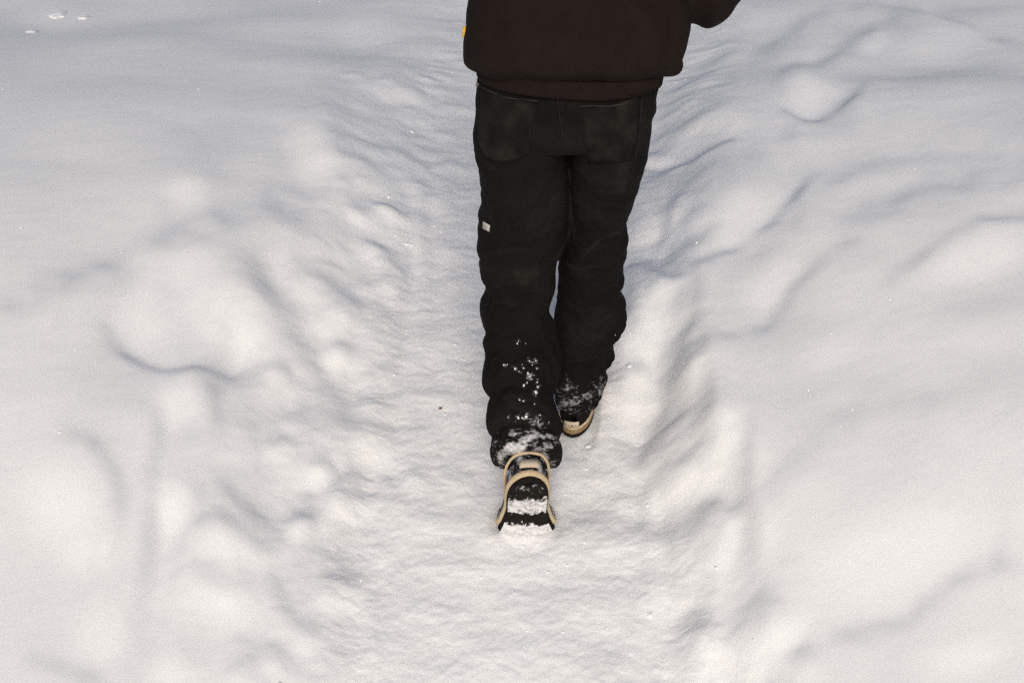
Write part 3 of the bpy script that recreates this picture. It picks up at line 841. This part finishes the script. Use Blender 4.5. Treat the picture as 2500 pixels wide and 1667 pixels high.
# flecks of snow on the left calf
V = []; F = []
for i, (u, v, r) in enumerate(FLK):
    px, py = C3(u, v)
    w = on_jeans(px, py, 0.0005)
    if w is None: continue
    rr = r / 4.126 / 1180 * 1.25
    for q in range(2):
        bv, bf = blob(w + Vector((random.uniform(-1, 1) * rr * q, random.uniform(-1, 1) * rr * q, random.uniform(-1, 1) * rr * q)), (rr * random.uniform(.4, 1.3), rr * random.uniform(.5, 1.5), rr * 0.5), 2, i * 2 + q, 0.8, (w - EYE))
        o = len(V); V += [tuple(p) for p in bv]; F += [tuple(k + o for k in f) for f in bf]
fl = part('snow_flecks', V, F, SNOW, jeans); fl['kind'] = 'stuff'; fl['label'] = 'flecks of snow caught on the back of the left calf'

# ---- hoodie
hood_rows = [(166, 1172, 1625, 2.447, 0.112), (160, 1141, 1652, 2.447, 0.124), (151, 1131, 1661, 2.447, 0.136), (140, 1130, 1657, 2.448, 0.146), (130, 1131.5, 1660, 2.45, 0.158), (99, 1136, 1674, 2.455, 0.165), (71, 1139.5, 1678, 2.46, 0.168),
             (35, 1142, 1679, 2.468, 0.172), (0, 1142.5, 1678, 2.476, 0.168), (-60, 1140, 1678, 2.49, 0.165), (-140, 1138, 1690, 2.505, 0.165), (-230, 1140, 1700, 2.52, 0.165), (-310, 1150, 1700, 2.535, 0.155), (-370, 1180, 1680, 2.545, 0.135), (-410, 1250, 1620, 2.555, 0.11), (-430, 1330, 1545, 2.56, 0.075)]
torso = loft(limb_from_rows(hood_rows, 64, 3, perp=False, sq=2.5))
def sleeve(pts):
    """pts: (centre, radius)"""
    P = refine(np.array([[*p, r] for p, r in pts]), 5)
    return tube([tuple(p[:3]) for p in P], [p[3] for p in P], 28)
# right arm: elbow pushed out to the side, hand in the front pocket
E_R = at_depth(1716, -28, 2.50)
sl_r = sleeve([((0.26, 2.53, 1.36), 0.085), ((0.305, 2.52, 1.26), 0.088), (tuple(at_depth(1735, -150, 2.50)), 0.086), (tuple(at_depth(1728, -70, 2.49)), 0.084), (tuple(at_depth(1716, -28, 2.53)), 0.078),
               ((0.36, 2.62, 1.065), 0.07), ((0.28, 2.70, 1.06), 0.062), ((0.20, 2.715, 1.06), 0.05)])
sl_l = sleeve([((-0.02, 2.53, 1.36), 0.085), ((-0.045, 2.545, 1.25), 0.082), ((-0.045, 2.60, 1.13), 0.075), ((-0.02, 2.67, 1.08), 0.066), ((0.04, 2.71, 1.06), 0.05)])
hoodie_me = remeshed('hoodie', [torso, sl_r, sl_l], 0.006, 5)
co = get_co(hoodie_me); no = get_no(hoodie_me)
xx, yy, zz = co.T
low = smooth(1.16, 0.98, zz)
h = 0.006 * fbm(xx * 5 + zz * 2, zz * 7 - xx * 2, 71, 3) + 0.004 * low * np.sin(xx * 60 + 4 * fbm(xx * 6, zz * 5, 73, 2)) * smooth(0.0, 0.3, np.abs(fbm(xx * 4, zz * 3, 74, 2)))
# long drag folds running from the elbow down to the hem on the right
fd = (xx - 0.27) * 0.9 + (zz - 1.03) * 0.75
h += 0.006 * np.exp(-(fd / 0.018) ** 2) * smooth(0.95, 1.02, zz) - 0.006 * np.exp(-((fd + 0.045) / 0.02) ** 2) * smooth(0.95, 1.02, zz)
co += no * h[:, None]
set_co(hoodie_me, co)
hoodie = finish(hoodie_me, 'hoodie', FLEECE, person)
hoodie['label'] = 'dark brown heavy hoodie bloused over its hem'
# ribbed hem that hangs below the blousing
band_rows = [(150, 1165, 1622, 2.448, 0.136), (180, 1164, 1615, 2.447, 0.137), (187, 1166, 1610, 2.447, 0.136), (191, 1169, 1606, 2.447, 0.134)]
rings = limb_from_rows(band_rows, 180, 4, perp=False, sq=2.35)
rr2 = []
for i, r in enumerate(rings):
    r = np.array(r)
    r[:, 2] += -0.055 * (r[:, 0] - 0.105) * (1 if i > 2 else 0.6) - 0.004 + (0.05 * np.clip(r[:, 0] - 0.17, 0, 1) if i > 4 else 0)
    a = np.arange(len(r))
    cen = r.mean(0)
    d = r - cen; d[:, 2] = 0
    r = r + d / np.linalg.norm(d, axis=1)[:, None] * (0.0012 * np.where(a % 3 == 0, 1, -0.5))[:, None]
    rr2.append(r)
v, f = loft(rr2, True)
part('ribbed_hem', v, f, RIB, hoodie)
# hood lying on the back, above the frame
hv, hf = blob((0.12, 2.50, 1.43), (0.125, 0.085, 0.085), 4, 9, 0.15, None, 4)
part('hood', hv, hf, FLEECE, hoodie)
# folded yellow tag in the left side seam
p0 = at_depth(1139, 66, 2.45); p1 = at_depth(1136, 92, 2.45)
ux = Vector((1, 0, 0))
tv = []; tf = []
prof = [(0.008, -0.0035), (-0.003, -0.003), (-0.0058, -0.0016), (-0.0064, 0.0), (-0.0058, 0.0016), (-0.003, 0.003), (0.008, 0.0035)]
for p in (p0, p1):
    for (dx, dy) in prof:
        tv.append(p + Vector((dx, dy, 0)))
n_ = len(prof)
for i in range(n_ - 1): tf.append((i, i + 1, n_ + i + 1, n_ + i))
yt = part('side_tag', tv, tf, YELLOW, hoodie); yt['label'] = 'small folded yellow tag in the side seam'
m = yt.modifiers.new('thickness', 'SOLIDIFY'); m.thickness = 0.0008; m.offset = 0

# ---- shoes
SH_L = 0.285
def half_width(s, side):
    """half width of the sole at distance s from the heel; side +1 = outside of the foot"""
    t = np.clip(s / SH_L, 0, 1)
    base = np.interp(t, [0.0, 0.012, 0.04, 0.09, 0.16, 0.25, 0.42, 0.56, 0.70, 0.80, 0.88, 0.94, 0.98, 1.0],
                        [0.0, 0.0115, 0.0205, 0.0290, 0.0350, 0.0378, 0.0368, 0.0440, 0.0530, 0.0505, 0.0430, 0.0315, 0.018, 0.0])
    bow = 0.004 * np.sin(t * math.pi) * side
    return base + bow * (base > 0.01)
def outline(off=0.0, n=72):
    t = (1 - np.cos(np.linspace(0, math.pi, n))) / 2
    s = t * SH_L
    right = np.stack([s, half_width(s, 1)], 1); left = np.stack([s, -half_width(s, -1)], 1)
    P = np.concatenate([right, left[::-1][1:-1]])
    # smooth the polygon, then grow it
    for _ in range(3):
        P = (np.roll(P, 1, 0) + 2 * P + np.roll(P, -1, 0)) / 4
    T = np.roll(P, -1, 0) - np.roll(P, 1, 0)
    N = np.stack([-T[:, 1], T[:, 0]], 1); N /= np.linalg.norm(N, axis=1)[:, None] + 1e-9
    c = P.mean(0)
    if ((P - c) * N).sum() < 0: N = -N
    return P + N * off
class Foot:
    """maps shoe coordinates (s along, t across, h up) into the world, bending at the ball"""
    def __init__(self, ball, phi, phi2, yaw, mirror, bend=(0.165, 0.235), s_ball=0.205, roll=0.0, size=1.0, wide=1.0):
        self.k = size; self.w = wide
        self.s = np.linspace(-0.05, 0.34, 400)
        th = phi + (phi2 - phi) * smooth(bend[0], bend[1], self.s)
        ds = self.s[1] - self.s[0]
        self.cy = np.cumsum(np.cos(th)) * ds; self.cz = -np.cumsum(np.sin(th)) * ds
        self.cy -= np.interp(s_ball, self.s, self.cy); self.cz -= np.interp(s_ball, self.s, self.cz)
        self.th = th; self.ball = np.array(ball); self.yaw = yaw; self.m = mirror; self.roll = roll
    def __call__(self, s, t, h):
        s = np.asarray(s, float); t = np.asarray(t, float) * self.m * self.k * self.w; h = (np.asarray(h, float) + 0 * s) * self.k
        th = np.interp(s, self.s, self.th)
        f = np.interp(s, self.s, self.cy) * self.k + h * np.sin(th)
        z = np.interp(s, self.s, self.cz) * self.k + h * np.cos(th)
        x = t + self.roll * z
        cy, sy = math.cos(self.yaw), math.sin(self.yaw)
        return np.stack([self.ball[0] + x * cy + f * sy, self.ball[1] - x * sy + f * cy, self.ball[2] + z], -1)
def build_shoe(foot, label, snow_fn, show_marks):
    root_v, root_f = [], []
    # upper: cross sections dome over the sole
    ns, na = 60, 25
    S = np.concatenate([np.linspace(0.004, 0.05, 16), np.linspace(0.055, SH_L - 0.004, ns - 16)])
    Htop = np.interp(S / SH_L, [0, 0.04, 0.12, 0.22, 0.34, 0.42, 0.52, 0.66, 0.82, 0.93, 1.0], [0.060, 0.070, 0.074, 0.078, 0.094, 0.092, 0.078, 0.062, 0.052, 0.046, 0.034])
    V = []
    for s, H in zip(S, Htop):
        wr_, wl_ = float(half_width(s, 1)), float(half_width(s, -1))
        for k in range(na):
            a = math.pi * k / (na - 1)
            c, sn_ = math.cos(a), math.sin(a)
            tt = (wr_ if c > 0 else wl_) * np.sign(c) * abs(c) ** 0.62 * 0.985
            hh = 0.014 + (H - 0.014) * sn_ ** 0.55
            V.append(foot(s, tt, hh))
    F = []
    for i in range(len(S) - 1):
        for k in range(na - 1):
            a = i * na + k
            F.append((a, a + 1, a + na + 1, a + na))
    F.append(tuple(range(na))); F.append(tuple(range((len(S) - 1) * na, len(S) * na))[::-1])
    up = part('shoe', V, F, CANVAS, person); up['label'] = label
    co = np.array(V)
    set_attr(up.data, snow_fn('upper', np.repeat(S, na), np.tile(np.cos(np.linspace(0, math.pi, na)), len(S)), np.zeros(len(co))))
    def band(name, off0, off1, h0, h1, mat, bulge=0.0015):
        o0 = outline(off0); o1 = outline(off1)
        hs = [h0, h0 + (h1 - h0) * .15, (h0 + h1) / 2, h0 + (h1 - h0) * .85, h1]
        of = [-0.002, 0, bulge, 0, -0.002]
        rings = []
        for hh, b in zip(hs, of):
            P = outline(off0 + b + (off1 - off0) * (hh - h0) / (h1 - h0))
            toe = np.clip((P[:, 0] - 0.25) / 0.04, 0, 1) * 0.004
            rings.append(foot(P[:, 0], P[:, 1], hh + toe))
        v, f = loft(rings, True)
        return part(name, v, f, mat, up)
    if show_marks:
        band('outsole', 0.0, 0.001, -0.006, 0.0045, TREAD)
        band('foxing_band', 0.0015, 0.0015, 0.005, 0.020, TAN, 0.001)
        band('foxing_trim', 0.0022, 0.0012, 0.0205, 0.0265, CREAM, 0.001)
    else:
        band('outsole', -0.0050, -0.0015, -0.001, 0.0130, TREAD)
        band('foxing_band', 0.0005, 0.0015, 0.0125, 0.0255, CREAM, 0.001)
    # patterned sole face with packed snow: a fine grid so that the snow mask has a shape
    gs, gt = 120, 36
    V = []; sv = []
    for i in range(gs):
        s = 0.009 + (SH_L - 0.018) * i / (gs - 1)
        wr_, wl_ = max(float(half_width(s, 1)) - 0.0042, 0.001), max(float(half_width(s, -1)) - 0.0042, 0.001)
        for k in range(gt):
            q = k / (gt - 1); t = -wl_ + (wl_ + wr_) * q
            snw = float(snow_fn('sole', np.array([s]), np.array([2 * q - 1]), np.array([0.0]))[0])
            groove = 0.0022 * (math.sin(s * 2 * math.pi / 0.014) > 0.1)
            bulk = 0.008 * max(0, snw) * (0.4 + 0.9 * float(fbm(np.array([s * 60.0]), np.array([t * 60.0]), 81, 3)[0] + 0.4)) * (1 - abs(2 * q - 1) ** 4)
            V.append(foot(s, t, -0.0022 - (groove if snw < 0.15 else 0.0005) - max(0, bulk))); sv.append(snw)
    F = [(i * gt + k, (i + 1) * gt + k, (i + 1) * gt + k + 1, i * gt + k + 1) for i in range(gs - 1) for k in range(gt - 1)]
    tr = part('tread', V, F, TREAD, up)
    set_attr(tr.data, sv)
    # collar binding round the heel
    P = outline(-0.0005)
    ang = np.linspace(-1, 1, 41)
    pts = []
    sfull = np.concatenate([np.linspace(0.125, 0.004, 36)])
    side_r = [(s, float(half_width(s, 1))) for s in sfull]; side_l = [(s, -float(half_width(s, -1))) for s in sfull[::-1]]
    ring = np.array(side_r + side_l)
    for _ in range(4):
        ring[1:-1] = (ring[:-2] + 2 * ring[1:-1] + ring[2:]) / 4
    hts = 0.067 - 0.010 * (ring[:, 0] / 0.125) ** 1.5
    W = foot(ring[:, 0] - 0.001, ring[:, 1] * 1.01, hts)
    if not show_marks:      # the other collar is covered by the trouser hem
        v, f = tube([tuple(p) for p in W], 0.0033, 10)
        part('collar_binding', v, f, CREAM, up)
    # heel label
    n = 9; V = []
    for hh in (0.0285, 0.0465):
        for k in range(n):
            t = -0.0165 + 0.033 * k / (n - 1)
            ss = float(np.interp(abs(t), [0, 0.008, 0.012, 0.0165, 0.02], [0.0012, 0.0016, 0.0028, 0.0052, 0.008]))
            V.append(foot(ss - 0.0042, t, hh))
    F = [(k, k + 1, n + k + 1, n + k) for k in range(n - 1)]
    lab = part('heel_label', V, F, LABELCLOTH, up)
    md = lab.modifiers.new('thickness', 'SOLIDIFY'); md.thickness = 0.0014; md.offset = 0
    if show_marks:
        # worn, unreadable print: five short dark marks
        for (t0, w_, h0, hgt) in ((-0.0125, 0.0028, 0.037, 0.0030), (-0.0060, 0.0022, 0.035, 0.0022), (0.0005, 0.0048, 0.036, 0.0032), (0.0028, 0.0030, 0.033, 0.0020), (0.0095, 0.0022, 0.036, 0.0034)):
            vv = []
            for (dt, dh) in ((-.5, -.5), (.5, -.4), (.45, .5), (-.5, .4)):
                t = t0 + dt * w_
                ss = float(np.interp(abs(t), [0, 0.008, 0.012, 0.0165], [0.0012, 0.0016, 0.0028, 0.0052]))
                vv.append(foot(ss - 0.0052, t, h0 + dh * hgt))
            part('label_print', vv, [(0, 1, 2, 3)], PRINT, lab)
    return up

def snow_right(kind, s, c, h):
    if kind == 'upper':
        return 0.34 * smooth(0.05, 0.0, s) * smooth(1.0, 0.2, np.abs(c)) + 0.05
    return s * 0 - 1
def snow_left(kind, s, c, h):
    if kind == 'upper':
        return 0.40 + 0.25 * fbm(s * 40, c * 3, 85, 2)
    j = 0.012 * fbm(c * 2.2 + 3, s * 50, 83, 3) + 0.006 * fbm(c * 7, s * 90, 84, 2)
    q = s + j
    a = 0.68 * smooth(0.048, 0.068, q) * smooth(0.118, 0.108, q) + 0.8 * smooth(0.146, 0.156, q) + 0.36 * smooth(0.065, 0.02, q)
    return a + 0.16 * fbm(c * 4, s * 70, 86, 3) * (a > 0.05)
right_foot = Foot((0.178, 2.735, 0.036), math.radians(-10), math.radians(-13), math.radians(9), 1.0, size=1.06)
LB = px_ground([(1213, 1226)], 0.0)[0]
left_foot = Foot((LB[0], LB[1], float(base_z(LB[1])) + 0.012), math.radians(67), math.radians(14), math.radians(-1), -1.0, size=1.10, wide=1.16)
build_shoe(right_foot, 'right black shoe planted flat, cream heel label and tan sole edge', snow_right, True)
build_shoe(left_foot, 'left black shoe on its toe, snowy sole turned to the back, cream trim', snow_left, False)

# place the person on its own origin
for o in PERSON_PARTS:
    me = o.data
    co = get_co(me); co -= np.array(ORIGIN); set_co(me, co)
person.location = ORIGIN

# ------------------------------------------------------------------ loose snow, leaf and flakes
def lone(name, verts, faces, mat, label, cat, group=None):
    c = np.mean(np.array(verts), 0); base = np.array([c[0], c[1], np.min(np.array(verts)[:, 2])])
    o = new_mesh_object(name, np.array(verts) - base, faces, mat)
    o.location = base
    o['label'] = label; o['category'] = cat
    if group: o['group'] = group
    a = o.data.attributes.new('rough', 'FLOAT', 'POINT'); a.data.foreach_set('value', np.full(len(o.data.vertices), 0.6, dtype=np.float32))
    return o
CLUMPS = [(192, 40, 13, 'lone snow crumb right of the other two in the top-left corner'),
          (132, 34, 18, 'larger snow crumb near the top edge in the top-left corner'),
          (70, 76, 11, 'lowest of the three snow crumbs in the top-left corner')]
for i, (u, v, r, lab) in enumerate(CLUMPS):
    if r <= 0: continue
    p = px_ground([(u, v)], 0.05)[0]
    z = ground_z(*p)
    q = at_z(u, v, z, K); z = ground_z(q.x, q.y)
    dist = (Vector((q.x, q.y, z)) - EYE).length
    rad = r * K / FPX * dist
    bv, bf = blob((q.x, q.y, z - rad * 0.25), (rad * 1.2, rad * 1.9, rad * 0.55), 4, 100 + i, 0.22, None, 2.6)
    lone('snow_clump', bv, bf, SNOW, lab, 'snow clump', 'loose snow clumps')

# loose crumbs of trodden snow, mostly along the broken edges of the path and around the shoes
cr = np.random.default_rng(5)
CX = []; CY = []; CR = []
for k in range(220):
    cy = 1.55 + 4.2 * cr.random() ** 1.6
    mode = cr.random()
    xl = float(edge_x(LEFT_EDGE, np.array([cy]))[0]); xr = float(edge_x(RIGHT_EDGE, np.array([cy]))[0])
    if mode < 0.40: cx = xl + cr.normal(0.02, 0.10)
    elif mode < 0.72: cx = xr + cr.normal(-0.02, 0.07)
    elif mode < 0.84: cx = cr.normal(0.17, 0.10); cy = cr.normal(2.52, 0.12)
    elif mode < 0.92: cx = cr.normal(0.03, 0.10); cy = cr.normal(2.15, 0.10)
    else: cx = xl + (xr - xl) * cr.random()
    CX.append(cx); CY.append(cy); CR.append(0.0018 + 0.0062 * cr.random() ** 4)
CX = np.array(CX); CY = np.array(CY)
CZ, _ = terrain(CX, CY)
V = []; F = []
for k in range(len(CX)):
    r = CR[k]
    bv, bf = blob((CX[k], CY[k], CZ[k] - r * 0.35), (r * cr.uniform(.8, 1.4), r * cr.uniform(.8, 1.4), r * cr.uniform(.6, .9)), 1 if r < 0.004 else 2, k, 0.5, None, 3)
    o = len(V); V += [tuple(p) for p in bv]; F += [tuple(q + o for q in f) for f in bf]
crumbs = new_mesh_object('snow_crumbs', V, F, SNOW)
crumbs['kind'] = 'stuff'; crumbs['label'] = 'loose crumbs of trodden snow scattered along the path edges'
a_ = crumbs.data.attributes.new('rough', 'FLOAT', 'POINT'); a_.data.foreach_set('value', np.full(len(V), 0.5, dtype=np.float32))

# dry scrap of leaf lying on the path
q = px_ground([(1012, 935)], 0.0)[0]; z = ground_z(*q)
q = at_z(1012, 935, z, K); z = ground_z(q.x, q.y)
lv = [(-0.006, -0.002, 0.001), (-0.002, 0.003, 0.004), (0.003, 0.002, 0.002), (0.006, 0.005, 0.006), (0.003, -0.004, 0.003), (-0.001, -0.006, 0.0015), (0.0, 0.0, 0.0045)]
lf = [(0, 5, 6), (5, 4, 6), (4, 3, 2), (4, 2, 6), (2, 1, 6), (1, 0, 6)]
lo = lone('leaf_scrap', [(a + q.x, b + q.y, c + z) for a, b, c in lv], lf, LEAF, 'tiny reddish brown scrap of dry leaf lying on the path left of the legs', 'leaf')
md = lo.modifiers.new('thickness', 'SOLIDIFY'); md.thickness = 0.0006

FLAKES = [
    (48, 523, 3.4, 'tiny snowflake in the air by the left edge, level with the knees'),
    (173, 803, 3.2, 'tiny snowflake in the air left of the big oval hollow, level with the calves'),
    (137, 993, 4.0, 'tiny snowflake in the air near the left edge, level with the planted shoe'),
    (735, 1126, 3.2, 'tiny snowflake in the air over the left bank, level with the raised sole'),
    (829, 1332, 3.8, 'tiny snowflake in the air over the left path edge, below the raised shoe'),
    (1600, 557, 3.6, 'tiny snowflake in the air just right of the right knee'),
    (1857, 896, 4.0, 'biggest tiny snowflake over the right bank, level with the right trouser cuff'),
    (1957, 941, 3.8, 'tiny snowflake to the lower right of the biggest one over the right bank'),
    (1930, 978, 2.8, 'faint snowflake lowest of the three close together right of the planted shoe'),
    (2043, 687, 3.2, 'tiny snowflake below the dark drift crest far right, level with the shins'),
    (2110, 1115, 3.8, 'brighter right one of two snowflakes side by side, level with the raised sole'),
    (2036, 1114, 2.8, 'fainter left one of two snowflakes side by side, level with the raised sole'),
    (2192, 578, 2.6, 'tiny snowflake below a close pair near the right edge, level with the knees'),
    (2290, 551, 2.4, 'right one of the close pair of tiny snowflakes near the right edge'),
    (2265, 548, 2.2, 'left one of the close pair of tiny snowflakes near the right edge'),
    (6, 206, 2.6, 'tiny snowflake cut close to the left edge, level with the jacket hem'),
    (1909, 766, 2.6, 'tiny snowflake on its own over the right drifts, level with the lower calves'),
    (2100, 388, 2.4, 'tiny snowflake over the upper right snow, level with the thighs'),
    (1513, 1520, 3.0, 'left one of two snowflakes near the bottom edge right of the path'),
    (1644, 1522, 3.2, 'right one of two snowflakes near the bottom edge right of the path'),
    (279, 580, 2.6, 'tiny snowflake above the big oval hollow on the left bank'),
    (596, 760, 2.6, 'tiny snowflake over the right end of the big oval hollow'),
    (456, 205, 2.0, 'faint snowflake over the upper left snow, level with the jacket hem'),
    (735, 5, 2.4, 'tiny snowflake at the top edge, left of the jacket')]
for i, (u, v, r, lab) in enumerate(FLAKES):
    D = 0.9 + 0.9 * ((i * 37) % 11) / 11.0
    p = EYE + ray(u, v, K) * D
    rad = r * K / FPX * D * 0.85
    bv, bf = blob(p, (rad, rad, rad), 1, 200 + i, 0.35, None, 3)
    lone('snowflake', bv, bf, SNOW, lab, 'snowflake', 'snowflakes drifting in the air')
